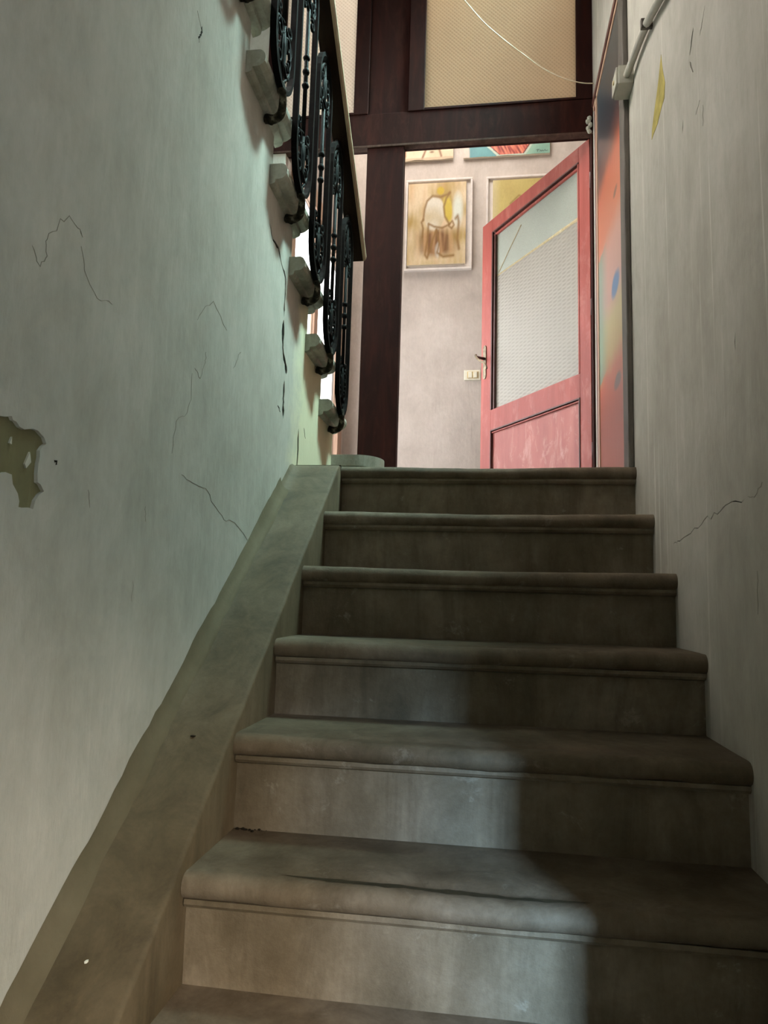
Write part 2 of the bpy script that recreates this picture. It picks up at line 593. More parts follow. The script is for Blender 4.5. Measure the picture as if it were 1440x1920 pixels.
def crack_poly(pts, w):
    """closed sliver along a 2D polyline, w wide in the middle and pointed at the ends"""
    n = len(pts)
    Lf, Rt = [], []
    for i, p in enumerate(pts):
        a = Vector(pts[max(i - 1, 0)])
        b = Vector(pts[min(i + 1, n - 1)])
        d = (b - a).normalized()
        nrm = Vector((-d.y, d.x))
        k = 0.0 if i in (0, n - 1) else w * (0.5 + 0.5 * abs(noise.noise(Vector((p[0] * 37, p[1] * 29, 3)))) * 2) * 0.5
        Lf.append(Vector(p) + nrm * k)
        Rt.append(Vector(p) - nrm * k)
    pl = [Lf[0]] + Lf[1:-1] + [Lf[-1]] + list(reversed(Rt[1:-1]))
    return [(q.x, q.y) for q in pl]


def jag(pts, amp=0.004, sub=3, seed=1):
    r = random.Random(seed)
    out = []
    for a, b in zip(pts[:-1], pts[1:]):
        for k in range(sub):
            t = k / sub
            out.append((a[0] + (b[0] - a[0]) * t + (r.uniform(-amp, amp) if k else 0),
                        a[1] + (b[1] - a[1]) * t + (r.uniform(-amp, amp) if k else 0)))
    out.append(pts[-1])
    return out


main1 = jag([(2.003, 2.583), (2.048, 2.551), (2.107, 2.554), (2.149, 2.521), (2.198, 2.497), (2.206, 2.445), (2.203, 2.36)], 0.003, 3, 2)
main2 = jag([(2.204, 2.352), (2.203, 2.28), (2.215, 2.24), (2.254, 2.201), (2.262, 2.18)], 0.003, 3, 3)
main3 = jag([(2.244, 2.155), (2.243, 2.10), (2.243, 2.068), (2.251, 2.022)], 0.003, 3, 4)
gap = [(2.455, 1.903), (2.462, 1.96), (2.458, 2.0), (2.448, 2.04), (2.438, 2.0), (2.444, 1.96), (2.441, 1.903)]
holes = [patch, crack_poly(main1, 0.014), crack_poly(main2, 0.028), crack_poly(main3, 0.028), gap]
wall_left = sheet_with_holes('wall_left', prof, holes, XW - 0.006, XW, M['wall_l'])
tag(wall_left, kind='structure')
for q in holes[1:]:
    prism('crack', q, 'x', XW - 0.006, XW - 0.0025, M['crack'], wall_left)  # dark fill paints in the shade at the bottom of the cracks
prism('inner_plaster', prof, 'x', XW - 0.13, XW - 0.006, M['wall_in'], wall_left)


def hairs(name, lines, x, sgn, mat, parent, w=0.0016):
    for i, ln in enumerate(lines):
        pts = crack_poly(jag(ln, 0.004, 4, i + 11), w)
        prism(name, pts, 'x', x - 0.0003 * sgn, x + 0.0006 * sgn, mat, parent)


hairs('hairline_crack', [
    [(1.41, 2.774), (1.44, 2.746), (1.43, 2.709)],
    [(0.918, 1.937), (0.941, 1.915), (0.955, 1.939), (0.951, 1.964), (0.976, 2.004), (1.001, 2.032), (1.033, 2.026), (1.043, 2.017)],
    [(1.52, 2.068), (1.56, 2.119), (1.607, 2.153), (1.705, 2.116)],
    [(1.522, 1.952), (1.556, 1.938), (1.581, 1.986), (1.58, 2.012)],
    [(1.766, 2.035), (1.80, 2.085), (1.82, 2.099)],
    [(1.509, 1.935), (1.513, 1.873), (1.495, 1.836), (1.443, 1.804), (1.432, 1.73)],
    [(1.04, 2.0), (1.055, 1.965), (1.10, 1.935), (1.15, 1.945)],
    [(1.488, 1.694), (1.548, 1.686), (1.628, 1.686), (1.684, 1.655), (1.763, 1.624), (1.844, 1.626), (1.985, 1.58)],
    [(1.12, 1.60), (1.13, 1.57)], [(1.30, 1.45), (1.302, 1.41)], [(1.33, 1.60), (1.335, 1.57)]], XW, 1, M['hair'], wall_left)
hairs('dark_scratch', [[(1.44, 2.76), (1.437, 2.735), (1.426, 2.715)], [(2.52, 2.06), (2.55, 2.025)], [(2.18, 2.05), (2.215, 2.036)],
                       [(1.02, 1.628), (1.028, 1.626)]], XW, 1, M['crack'], wall_left, 0.005)
for pts in ([(0.953, 1.612), (0.962, 1.632), (0.967, 1.617), (0.957, 1.606)], [(0.915, 1.635), (0.919, 1.645), (0.92, 1.634)],
            [(0.944, 1.546), (0.976, 1.547), (0.972, 1.538), (0.957, 1.531), (0.947, 1.536)]):
    prism('paint_flake', pts, 'x', XW - 0.006, XW - 0.003, M['flake'], wall_left)

# ------------------------------------------------------------------ right wall
holes_r = [crack_poly(jag([(1.99, 1.594), (1.947, 1.604), (1.823, 1.612), (1.713, 1.632), (1.618, 1.633), (1.547, 1.646), (1.45, 1.643)], 0.007, 4, 8), 0.0028),
           crack_poly(jag([(1.686, 2.864), (1.705, 2.84), (1.723, 2.815)], 0.002, 3, 9), 0.010),
           crack_poly(jag([(1.723, 2.80), (1.71, 2.77), (1.697, 2.75)], 0.002, 3, 10), 0.009),
           crack_poly(jag([(1.59, 2.84), (1.62, 2.815), (1.639, 2.797)], 0.003, 3, 12), 0.006),
           crack_poly([(1.794, 2.693), (1.80, 2.675), (1.806, 2.66)], 0.009),
           crack_poly([(1.47, 1.99), (1.475, 1.97), (1.474, 1.95)], 0.008)]
YE = 0.467   # the right wall ends here, the hall opens beyond
prof_r = [(YE, 0.0), (3.30, 0.0), (3.30, 6.7), (YE, 6.7)]
added_fan = [(2.22, 4.72), (3.22, 4.72), (3.22, 5.58), (2.22, 5.58)]  # opening of the added fanlight
wall_right = sheet_with_holes('wall_right', prof_r, holes_r + [added_fan], XR, XR + 0.006, M['wall_r'])
tag(wall_right, kind='structure')
for q in holes_r:
    prism('crack', q, 'x', XR + 0.003, XR + 0.006, M['crack'], wall_right)  # same painted-in shade inside the right wall's cracks
sheet_with_holes('inner_plaster', prof_r, [added_fan], XR + 0.006, XR + 0.16, M['wall_in'], wall_right)
hairs('hairline_crack', [[(1.44, 1.645), (1.40, 1.638), (1.36, 1.66)],
                         [(1.653, 2.64), (1.672, 2.632), (1.685, 2.626)], [(1.63, 2.61), (1.635, 2.56)], [(1.40, 1.50), (1.405, 1.42)]],
      XR, -1, M['hair'], wall_right)
prism('yellow_paint_smear', [(1.999, 3.05), (1.985, 2.99), (1.962, 2.93), (1.972, 2.89), (2.01, 2.885), (2.055, 2.87), (2.135, 2.872), (2.125, 2.90),
                             (2.09, 2.94), (2.062, 2.965), (2.03, 3.0)], 'x', XR - 0.0008, XR + 0.0004, M['yellow'], wall_right)

# ------------------------------------------------------------------ rest of the shell
def struct(o):
    return tag(o, kind='structure')


struct(box('floor', -1.9, 3.6, -3.0, 2.6, -0.12, 0.0, M['floor']))
fl = struct(box('floor', -1.75, XR, D0 + 0.062, 3.36, ZL - 0.10, ZL, M['floor']))
struct(box('floor', XRL - 0.02, 1.5, 3.36, YB, ZL - 0.12, ZL, M['floor']))
struct(box('wall_back', XRL - 0.3, 1.6, YB, YB + 0.15, ZL - 0.1, 5.75, M['wall_room']))
wrl = None
WY0, WY1, WZ1 = 3.50, 4.79, 3.80
struct(prism('wall_room_left', [(3.40, ZL - 0.12), (WY0, ZL - 0.12), (WY0, WZ1), (WY1, WZ1), (WY1, ZL - 0.12), (YB, ZL - 0.12), (YB, 5.75), (3.40, 5.75)],
             'x', XRL - 0.05, XRL, M['wall_room']))
struct(box('wall_room_right', 1.45, 1.6, 3.36, YB, ZL - 0.1, 5.75, M['wall_room']))
struct(box('wall_room_front', XR + 0.005, 1.45, 3.30, 3.36, ZL - 0.1, 5.75, M['wall_room']))
struct(box('ceiling', XRL - 0.12, 1.6, 3.30, YB + 0.15, 5.75, 5.85, M['wall_room']))
swin = [(0.85, 4.1), (2.45, 4.1), (2.45, 5.4), (0.85, 5.4)]
struct(sheet_with_holes('wall_upper_left', [(-3.0, 0), (3.36, 0), (3.36, 6.7), (-3.0, 6.7)], [swin], -1.90, -1.75, M['wall_plain']))
struct(box('wall_screen_left', -1.75, XRL, 3.30, 3.40, ZL, 3.72, M['wall_plain']))
struct(box('wall_screen_upper', -1.75, XRL - 0.12, 3.30, 3.40, 3.90, 6.7, M['wall_plain']))
struct(box('wall_above_screen', XRL - 0.12, XR, 3.30, 3.40, 5.42, 6.7, M['wall_plain']))
struct(box('ceiling', -1.90, XR + 0.16, -3.0, 3.40, 6.7, 6.8, M['wall_plain']))
struct(box('ceiling', XW - 0.13, 3.6, -3.0, 0.25, 3.25, 3.4, M['wall_plain']))
struct(box('wall_hall_right', 3.45, 3.6, -3.0, YE, 0, 3.25, M['wall_plain']))
struct(prism('wall_hall_doorway', [(XW - 0.13, 0), (1.17, 0), (1.17, 2.095), (3.2, 2.095), (3.2, 0), (3.45, 0), (3.45, 3.25), (XW - 0.13, 3.25)], 'y', -1.3, -1.2, M['wall_plain']))
struct(box('wall_hall_side', XR + 0.16, 3.6, YE, YE + 0.15, 0, 3.25, M['wall_plain']))
struct(box('wall_hall_back', -1.9, 3.6, -3.15, -3.0, 0, 6.7, M['wall_plain']))

# ------------------------------------------------------------------ lower stone flight
stair = thing('stone_staircase', 'worn grey stone staircase with rounded nosings rising to the landing', 'stairs', (0, 0, 0))


def tread_mesh(name, y0, yb, z, x0, x1, mat, parent, seed, wear=0.004, worn=True):
    """slab with a half-round nose, a little worn and chipped along its length"""
    pr = []
    pr.append((yb, z))
    pr.append((y0 + 0.11, z))
    for q in (0.062, 0.054, 0.047, 0.041, 0.035, 0.029):
        pr.append((y0 + q, z))
    for k in range(0, 9):
        a = math.pi / 2 + math.pi * k / 8
        pr.append((y0 + 0.022 + 0.022 * math.cos(a), z - 0.0225 + 0.0225 * math.sin(a)))
    pr.append((y0 + 0.05, z - 0.045))
    pr.append((yb, z - 0.045))
    n = len(pr)
    NX = 72
    v, f = [], []
    for i in range(NX + 1):
        u = i / NX
        x = x0 + (x1 - x0) * u
        dip = wear * math.exp(-((u - 0.5) / 0.28) ** 2) * 1.6 if worn else 0
        for k, (y, zz) in enumerate(pr):
            dz = dy = 0.0
            if 1 <= k <= 15:
                w = 1.0 if k >= 3 else 0.5
                dz -= dip * (1.0 if k <= 11 else 0.4) * w
                nv = noise.noise(Vector((x * 9 + seed * 11.3, y * 6, zz * 9)))
                n2 = noise.noise(Vector((x * 38 + seed * 5.1, y * 20, zz * 20)))
                dz += (nv * 0.0016 + n2 * 0.0007) * w
                dy += (nv * 0.002 + n2 * 0.0010)
                if k >= 8:
                    ch = noise.noise(Vector((x * 6.0 + seed * 3.7, 0.3, seed)))
                    if ch > 0.36:
                        dy += (ch - 0.36) * 0.03
            v.append((x, y + dy, zz + dz))
    for i in range(NX):
        for k in range(n - 1):
            f.append((i * n + k, i * n + k + 1, (i + 1) * n + k + 1, (i + 1) * n + k))
    f.append(tuple(range(n)))
    f.append(tuple(NX * n + k for k in reversed(range(n))))
    o = link_mesh(name, v, f, mat, parent)
    o.data.shade_smooth()
    try:
        o.data.set_sharp_from_angle(angle=math.radians(50))
    except Exception:
        pass
    return o


def riser_mesh(name, y, z0, z1, x0, x1, mat, parent, seed):
    NX, NZ = 40, 7
    v, f = [], []
    for i in range(NX + 1):
        for k in range(NZ + 1):
            x = x0 + (x1 - x0) * i / NX
            z = z0 + (z1 - z0) * k / NZ
            v.append((x, y + 0.0022 * noise.noise(Vector((x * 5 + seed, z * 8, seed * 2))), z))
    for i in range(NX):
        for k in range(NZ):
            f.append((i * (NZ + 1) + k, (i + 1) * (NZ + 1) + k, (i + 1) * (NZ + 1) + k + 1, i * (NZ + 1) + k + 1))
    b = len(v)
    v += [(x0, y + 0.04, z0), (x1, y + 0.04, z0), (x1, y + 0.04, z1), (x0, y + 0.04, z1)]
    f.append((b, b + 1, b + 2, b + 3))
    return link_mesh(name, v, f, mat, parent, True)


ADJ = {0: (0, 0), 1: (0.0, -0.002), 2: (0.0, 0.0), 3: (0.004, -0.003), 4: (-0.012, 0.004), 5: (0.002, 0.0)}
for k in range(10):
    dy, dz = ADJ.get(k, (0, 0))
    y0 = D0 - k * T + dy
    z = ZL - k * RI + dz
    dyb, dzb = ADJ.get(k + 1, (0, 0))
    zlow = ZL - (k + 1) * RI + dzb
    rs = riser_mesh('step', y0 + 0.030, max(0.0, zlow), z - 0.045, XL, XR, M['stone'], stair, k)
    yb = (D0 - (k - 1) * T + ADJ.get(k - 1, (0, 0))[0] + 0.045) if k else D0 + 0.30
    tread_mesh('tread', y0, yb, z, XL, XR, M['tread'], rs, k + 1)
    if k == 5:   # dark grime worn into the edge of this tread
        gv, gf = [], []
        NG = 90
        for i in range(NG + 1):
            u = 0.17 + 0.51 * i / NG
            x = XL + (XR - XL) * u
            e = math.sin(math.pi * i / NG) ** 0.5
            ym = y0 + 0.036 + 0.006 * noise.noise(Vector((x * 6, 1, 1)))
            hw = (0.007 + 0.005 * noise.noise(Vector((x * 14, 5, 1))) + 0.003 * noise.noise(Vector((x * 60, 5, 1)))) * e + 0.0004
            for yy in (ym - hw, ym, ym + hw):
                dz_ = -0.004 * math.exp(-((u - 0.5) / 0.28) ** 2) * 1.6
                nv = noise.noise(Vector((x * 9 + 6 * 11.3, yy * 6, z * 9)))
                n2 = noise.noise(Vector((x * 38 + 6 * 5.1, yy * 20, z * 20)))
                gv.append((x, yy + nv * 0.002 + n2 * 0.001, z + dz_ + nv * 0.0016 + n2 * 0.0007 + 0.0009))
        for i in range(NG):
            for q in range(2):
                gf.append((i * 3 + q, (i + 1) * 3 + q, (i + 1) * 3 + q + 1, i * 3 + q + 1))
        link_mesh('grime_streak', gv, gf, M['grime'], rs, True)
    # fillet under the nose
    pr = [(y0 + 0.031, z - 0.044), (y0 + 0.012, z - 0.044), (y0 + 0.011, z - 0.052), (y0 + 0.016, z - 0.058), (y0 + 0.031, z - 0.062)]
    prism('fillet_moulding', pr, 'x', XL + 0.002, XR - 0.001, M['stone'], rs)

# sloping string along the stair wall
h0 = 0.016
cs = [(XL, -0.30), (XL, h0 - 0.008), (XL - 0.003, h0 - 0.002), (XL - 0.010, h0), (-0.60, h0 + 0.002), (-0.640, h0 + 0.003), (-0.660, h0 + 0.008),
      (-0.670, h0 + 0.016), (XW, h0 + 0.030), (XW, -0.30)]
v, f = [], []
NS = 90
Y0s, Y1s = 0.02, D0 + 0.06
n = len(cs)
for i in range(NS + 1):
    y = Y0s + (Y1s - Y0s) * i / NS
    for k, (x, h) in enumerate(cs):
        base = ZL - (D0 - y) * SL
        jx = 0.0
        if 1 <= k <= 3:
            nz = noise.noise(Vector((y * 12, 1.7, 0.4))) * 0.003 + noise.noise(Vector((y * 45, 4.7, 0.4))) * 0.0012
            h = h + nz
            if h > 0.02:
                h = 0.02
            jx = -abs(noise.noise(Vector((y * 20, 9.0, 2)))) * 0.003
        if 6 <= k <= 8:
            h = h + noise.noise(Vector((y * 14, k * 0.3, 8))) * 0.006
            if y < 1.6 and k == 8:
                h += 0.012
        zz = min(base + h, ZL - 0.004)
        v.append((x + jx, y, max(0.0, zz if h > -0.2 else max(0.0, base - 0.35))))
for i in range(NS):
    for k in range(n):
        f.append((i * n + k, i * n + (k + 1) % n, (i + 1) * n + (k + 1) % n, (i + 1) * n + k))
f.append(tuple(range(n)))
f.append(tuple(NS * n + k for k in reversed(range(n))))
sg = link_mesh('stair_string', v, f, M['string'])
sg.data.shade_smooth()
sg.data.set_sharp_from_angle(angle=math.radians(55))
tag(sg, 'sloping grey cement string running up along the left stair wall', 'stair string')
cv = [(-0.642, h0 + 0.010), (-0.652, h0 + 0.016), (-0.661, h0 + 0.024), (-0.669, h0 + 0.036), (XW + 0.0005, h0 + 0.060)]
v, f = [], []
n = len(cv)
for i in range(NS + 1):
    y = 0.03 + (2.25 - 0.03) * i / NS
    base = ZL - (D0 - y) * SL
    q = 0.85 + 0.25 * noise.noise(Vector((y * 7, 2.2, 5))) + 0.12 * noise.noise(Vector((y * 31, 2.2, 5)))
    for k, (x, h) in enumerate(cv):
        v.append((XW + 0.0005 + (x - XW - 0.0005) * (q if k < n - 1 else 1), y, base + h0 + (h - h0) * (q if k else 1)))
for i in range(NS):
    for k in range(n - 1):
        f.append((i * n + k, i * n + k + 1, (i + 1) * n + k + 1, (i + 1) * n + k))
for i in range(NS + 1):   # close it down onto the string
    v.append((v[i * n][0], v[i * n][1], v[i * n][2] - 0.02))
for i in range(NS):
    f.append((i * n, (i + 1) * n, (NS + 1) * n + i + 1, (NS + 1) * n + i))
link_mesh('plaster_cove', v, f, M['cove'], sg, True)
# landing slab edge over the string
box('landing_edge', XW, XL, D0 - 0.004, D0 + 0.31, ZL - 0.02, ZL + 0.001, M['floor'], fl)

# ------------------------------------------------------------------ upper flight, seen from below over the stair wall
up = thing('upper_stone_staircase', 'pale marble upper flight climbing back over the left stair wall', 'stairs', (-1.2, 3.3, ZL))
OV = 0.046
endp = [(0.0, 0.0), (0.040, 0.0), (0.049, -0.005), (0.055, -0.014), (0.057, -0.024), (0.055, -0.034), (0.049, -0.043), (0.040, -0.049),
        (0.020, -0.051), (0.018, -0.062), (0.010, -0.066), (0.0, -0.068)]


def upper_tread(name, y0, y1, z, mat, parent):
    """slab from y0 (near) to y1 (nose, far): its right end is moulded and returns round the nose"""
    v, f = [], []
    rows = [(y0, 0.0)]
    for k in range(0, 6):
        a = math.pi / 2 * k / 5
        rows.append((y1 - 0.028 + 0.028 * math.sin(a), 0.028 * (1 - math.cos(a))))
    n = len(endp)
    for (y, cut) in rows:
        for (dx, dz) in endp:
            xx = XW + dx - (cut if dx > 0.02 else cut * 0.5)
            v.append((xx, y - (0.0 if y == y0 else (0.046 - dx) * 0.0), z + dz))
    for i in range(len(rows) - 1):
        for k in range(n - 1):
            f.append((i * n + k, i * n + k + 1, (i + 1) * n + k + 1, (i + 1) * n + k))
    f.append(tuple(range(n)))
    last = (len(rows) - 1) * n
    f.append(tuple(last + k for k in reversed(range(n))))
    f.append(tuple([i * n for i in range(len(rows))]))
    f.append(tuple([i * n + n - 1 for i in reversed(range(len(rows)))]))
    b = len(v)
    bv, bf = box_vf(-1.75, XW + 0.001, y0, y1, z - 0.05, z)
    v += bv
    f += [tuple(i + b for i in q) for q in bf]
    o = link_mesh(name, v, f, mat, parent, False)
    return o


for j in range(2, JN + 1):
    st = box('upper_step', -1.75, XW - 0.13, yr(j) - 0.03, yr(j), zt(j) - RJ - 0.0, zt(j) - 0.05, M['marble'], up)
    upper_tread('tread', yr(j + 1) - 0.025, yr(j) + 0.055, zt(j), M['marble'], st)
# soffit closing the upper flight from below
prism('soffit', [(3.0, ZL), (3.0, ZL + 0.1)] + [(yr(14), zt(13)), (yr(14), zt(13) - 0.13)], 'x', -1.75, XW - 0.13, M['wall_plain'], up)
# rounded first step
cp = []
for k in range(0, 17):
    a = -math.pi / 2 + math.pi * k / 16
    cp.append((-0.575 + 0.115 * math.cos(a), 3.135 + 0.135 * math.sin(a)))
cp = [(-1.74, 3.0)] + cp + [(-1.74, 3.27)]
first = prism('curtail_step', cp, 'z', 2.06 - 0.05, 2.06, M['marble'], up)
cp2 = [(x - 0.02 if x > -0.7 else x, y * 0.9 + 3.135 * 0.1) for x, y in cp]
prism('riser', cp2, 'z', ZL, 2.01, M['marble'], first)

# ------------------------------------------------------------------ iron balustrade with its wooden handrail
XP = -0.607
bal = thing('iron_balustrade', 'black wrought iron balustrade with wooden handrail beside the upper flight', 'balustrade', (XP, 3.0, ZL))


def yz(pts, x=None):
    return [(XP if x is None else x, p[0], p[1]) for p in pts]


def spiral(cy, cz, r0, r1, a0, turns, n=22):
    out = []
    for i in range(n + 1):
        t = i / n
        a = a0 + turns * 2 * math.pi * t
        r = r0 + (r1 - r0) * t
        out.append((cy + r * math.cos(a), cz + r * math.sin(a)))
    return out


HP = 0.865      # panel height
WPn = 0.094     # half width
proto = None


def build_panel():
    parts = {}
    # long hoop: straight bars with rounded ends
    hp = []
    for i in range(13):
        a = math.pi + math.pi * i / 12
        hp.append((WPn * math.cos(a), 0.13 + 0.13 * math.sin(a)))
    for i in range(13):
        a = math.pi * i / 12
        hp.append((WPn * math.cos(a), HP - 0.13 + 0.13 * math.sin(a)))
    hv, hf = tube_vf([(0, y, z) for y, z in hp], 0.0085, 4, True, True)
    parts['hoop'] = [([(p[0] * 1.55, p[1], p[2]) for p in hv], hf)]
    bar = [(0, 0, 0.205), (0, 0, HP - 0.205)]
    b = [tube_vf(bar, 0.0072, 8)]
    for zc, s in ((HP / 2 - 0.05, 0.012), (HP / 2, 0.014), (HP / 2 + 0.05, 0.012)):
        b.append(tube_vf([(0, 0, zc - s), (0, 0, zc - s * 0.5), (0, 0, zc), (0, 0, zc + s * 0.5), (0, 0, zc + s)], [0.006, 0.0105, 0.0125, 0.0105, 0.006], 8))
    parts['centre_bar'] = b
    for nm, fl_ in (('scrollwork', 1), ('scrollwork_top', -1)):
        sc = []

        def Zf(z):
            return z if fl_ == 1 else HP - z
        for s in (-1, 1):
            for (cy, cz, r0, r1, a0, tn) in ((0.042, 0.165, 0.036, 0.008, -1.2, 1.25), (0.036, 0.085, 0.030, 0.007, 1.4, -1.2), (0.050, 0.222, 0.020, 0.005, -2.0, 1.0)):
                sp = spiral(cy, cz, r0, r1, a0, tn)
                sc.append(tube_vf([(0, s * y, Zf(z)) for y, z in sp], 0.0052, 6))
            sc.append(tube_vf([(0, s * y, Zf(z)) for y, z in [(0.0, 0.02), (0.03, 0.045), (0.058, 0.085), (0.07, 0.13), (0.05, 0.19), (0.02, 0.205), (0.0, 0.21)]], 0.0052, 6))
        # oval leaf in the middle
        ov = [(0.018 * math.cos(t), 0.125 + 0.055 * math.sin(t)) for t in [2 * math.pi * i / 16 for i in range(16)]]
        sc.append(tube_vf([(0, y, Zf(z)) for y, z in ov], 0.0055, 6, True))
        sc.append(tube_vf([(0, 0, Zf(0.02)), (0, 0, Zf(0.10)), (0, 0, Zf(0.13)), (0, 0, Zf(0.21))], [0.005, 0.007, 0.009, 0.005], 6))
        parts[nm] = sc
    # hook that ties the panel to the rail
    parts['rail_hook'] = [tube_vf(spline([(0, -0.03, HP - 0.004), (0, -0.012, HP + 0.012), (0, 0.012, HP + 0.022), (0, 0.03, HP + 0.03), (0.0, 0.02, HP + 0.055)], 4), 0.008, 6)]
    # bracket gripping the tread end
    bx = XW - XP
    bk = spline([(bx + 0.006, 0.062, -0.046), (bx + 0.034, 0.058, -0.052), (bx + 0.058, 0.044, -0.046), (bx + 0.070, 0.020, -0.022), (0.003, 0.004, -0.004), (0, 0, 0.02)], 5)
    parts['bracket'] = [tube_vf(bk, [0.0145 - 0.005 * i / (len(bk) - 1) for i in range(len(bk))], 8),
                        tube_vf([(bx + 0.016, 0.060, -0.038), (bx + 0.020, 0.060, -0.048), (bx + 0.024, 0.060, -0.060), (bx + 0.026, 0.060, -0.068)], [0.006, 0.015, 0.012, 0.004], 8),
                        tube_vf([(0.002, 0.010, -0.016), (0.002, 0.006, -0.010), (0.002, 0.0, -0.002), (0, 0, 0.006)], [0.008, 0.014, 0.014, 0.008], 8)]
    me = {}
    for kx, vv in parts.items():
        V, Fc = join_vf(vv)
        mm = bpy.data.meshes.new(kx)
        mm.from_pydata(V, [], Fc)
        bm = bmesh.new()
        bm.from_mesh(mm)
        bmesh.ops.recalc_face_normals(bm, faces=bm.faces)
        bm.to_mesh(mm)
        bm.free()
        mm.materials.append(M['bracket'] if kx == 'bracket' else M['iron'])
        if kx != 'hoop':
            mm.shade_smooth()
        me[kx] = mm
    return me


pm = build_panel()


def pobj(name, me, loc, parent):
    o = bpy.data.objects.new(name, me)
    COL.objects.link(o)
    o.location = loc
    if parent:
        attach(o, parent)
    return o


for j in range(2, JN):
    loc = (XP, 2.848 - TJ * (j - 2), zt(j) - 0.035)
    hoop = pobj('baluster_panel', pm['hoop'], loc, bal)
    for kx, nm in (('centre_bar', 'centre_bar'), ('scrollwork', 'scrollwork'), ('scrollwork_top', 'scrollwork'), ('rail_hook', 'rail_hook'), ('bracket', 'bracket')):
        pobj(nm, pm[kx], loc, hoop)

# handrail: moulded profile swept along the slope
HS = RJ / TJ
zr0 = zt(2) - 0.035 + HP + 0.05      # underside at panel 2
hy0, hy1 = 3.035, 2.848 - TJ * (JN - 2) - 0.1
rp = [(-0.034, 0.0), (0.026, 0.0), (0.031, 0.004), (0.036, 0.013), (0.037, 0.022), (0.033, 0.032), (0.026, 0.038), (0.012, 0.047), (-0.012, 0.047), (-0.026, 0.038), (-0.036, 0.022), (-0.038, 0.010)]
v, f = [], []
for (y) in (hy0, hy1):
    zc = zr0 - 0.012 + (2.848 - y) * HS
    for dx, dz in rp:
        v.append((XP + 0.012 + dx, y, zc + dz))
n = len(rp)
for k in range(n):
    f.append((k, (k + 1) % n, n + (k + 1) % n, n + k))
f += [tuple(range(n)), tuple(reversed(range(n, 2 * n)))]
hr = tag(link_mesh('handrail', v, f, M['rail'], bal), label='dark brown wooden handrail')
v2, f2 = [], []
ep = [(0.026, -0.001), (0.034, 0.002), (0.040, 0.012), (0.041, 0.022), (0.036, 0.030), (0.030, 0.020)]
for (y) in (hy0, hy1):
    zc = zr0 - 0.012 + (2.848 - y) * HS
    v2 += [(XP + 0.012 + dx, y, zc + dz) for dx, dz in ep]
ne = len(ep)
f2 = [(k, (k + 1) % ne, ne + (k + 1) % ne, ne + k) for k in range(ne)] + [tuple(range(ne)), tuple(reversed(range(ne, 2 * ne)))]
link_mesh('rail_lit_strip', v2, f2, M['raillit'], hr)  # paler strip puts the daylight on the rail's right side into the colour

# ------------------------------------------------------------------ glazed wooden screen
scr = thing('glazed_wooden_screen', 'dark brown wooden screen with obscured glass panes above the landing doorway', 'partition', (0, YP, ZL))
d1 = YP + 0.06
XA = XRL - 0.12


def wb(name, x0, x1, z0, z1, y0=YP, y1=d1, mat='wood', parent=None, b=0.003):
    return box(name, x0, x1, y0, y1, z0, z1, M[mat], parent or scr, b)


wb('post', -0.617, -0.428, ZL, 3.72)
wb('transom', -1.749, XR - 0.001, 3.72, 3.90)
wb('transom_lip', -1.749, XR - 0.002, 3.712, 3.724, YP - 0.006, YP + 0.03, 'lip', None, 0.002)
wb('upper_post', -0.619, -0.414, 3.90, 5.42, YP + 0.012, d1)
wb('jamb', 0.488, XR - 0.001, ZL, 3.72, YP + 0.0, d1)


def sash(x0, x1, z0, z1, w, gl, lw, rw):
    s = wb('sash_stile', x0, x0 + lw, z0, z1, YP - 0.004, YP + 0.045)
    wb('sash_stile', x1 - rw, x1, z0, z1, YP - 0.004, YP + 0.045)
    wb('sash_rail', x0 + lw, x1 - rw, z1 - w, z1, YP - 0.004, YP + 0.045)
    wb('sash_rail', x0 + lw, x1 - rw, z0, z0 + 0.014, YP - 0.004, YP + 0.045)
    g_ = box('pane', x0 + lw - 0.004, x1 - rw + 0.004, YP + 0.018, YP + 0.023, z0 + 0.01, z1 - w + 0.004, gl, scr)
    return g_


sash(-0.413, XR - 0.001, 3.90, 5.42, 0.09, M['gl_warm'], 0.082, 0.078)
sash(XA, -0.620, 3.90, 5.42, 0.09, M['gl_rib'], 0.09, 0.075)
# crumbling filler where the transom meets the wall
for i in range(5):
    c = (0.478 + rnd.uniform(-0.006, 0.010), YP - 0.006, 3.725 + i * 0.017)
    vv, ff = [], []
    bm = bmesh.new()
    bmesh.ops.create_icosphere(bm, subdivisions=2, radius=0.014)
    for w_ in bm.verts:
        w_.co *= 1 + 0.5 * noise.noise(w_.co * 60 + Vector((i, 0, 0)))
        w_.co = Vector((w_.co.x * 0.8, w_.co.y * 0.5, w_.co.z)) + Vector(c)
    mm = bpy.data.meshes.new('plaster_filler')
    bm.to_mesh(mm)
    bm.free()
    mm.materials.append(M['plastic'])
    q = bpy.data.objects.new('plaster_filler', mm)
    COL.objects.link(q)
    attach(q, scr)

# white cord across the screen
cp_ = spline([(-0.55, YP - 0.02, 5.10), (-0.30, YP - 0.022, 4.70), (-0.137, YP - 0.03, 4.474), (-0.042, YP - 0.03, 4.345), (0.065, YP - 0.03, 4.231),
              (0.17, YP - 0.03, 4.134), (0.261, YP - 0.03, 4.053), (0.363, YP - 0.03, 3.993), (0.44, YP - 0.03, 3.965), (0.497, YP - 0.035, 3.954)], 5)
tag(tube('cord', cp_, 0.0027, M['cable'], None, 6), 'thin white cord slung across the upper glass pane', 'cord')

# ------------------------------------------------------------------ red door, standing open into the room
HX, HY = 0.485, 3.345
ang = math.atan2(0.836, -0.549)
DX = Matrix.Translation((HX, HY, ZL + 0.008)) @ Matrix.Rotation(ang, 4, 'Z')
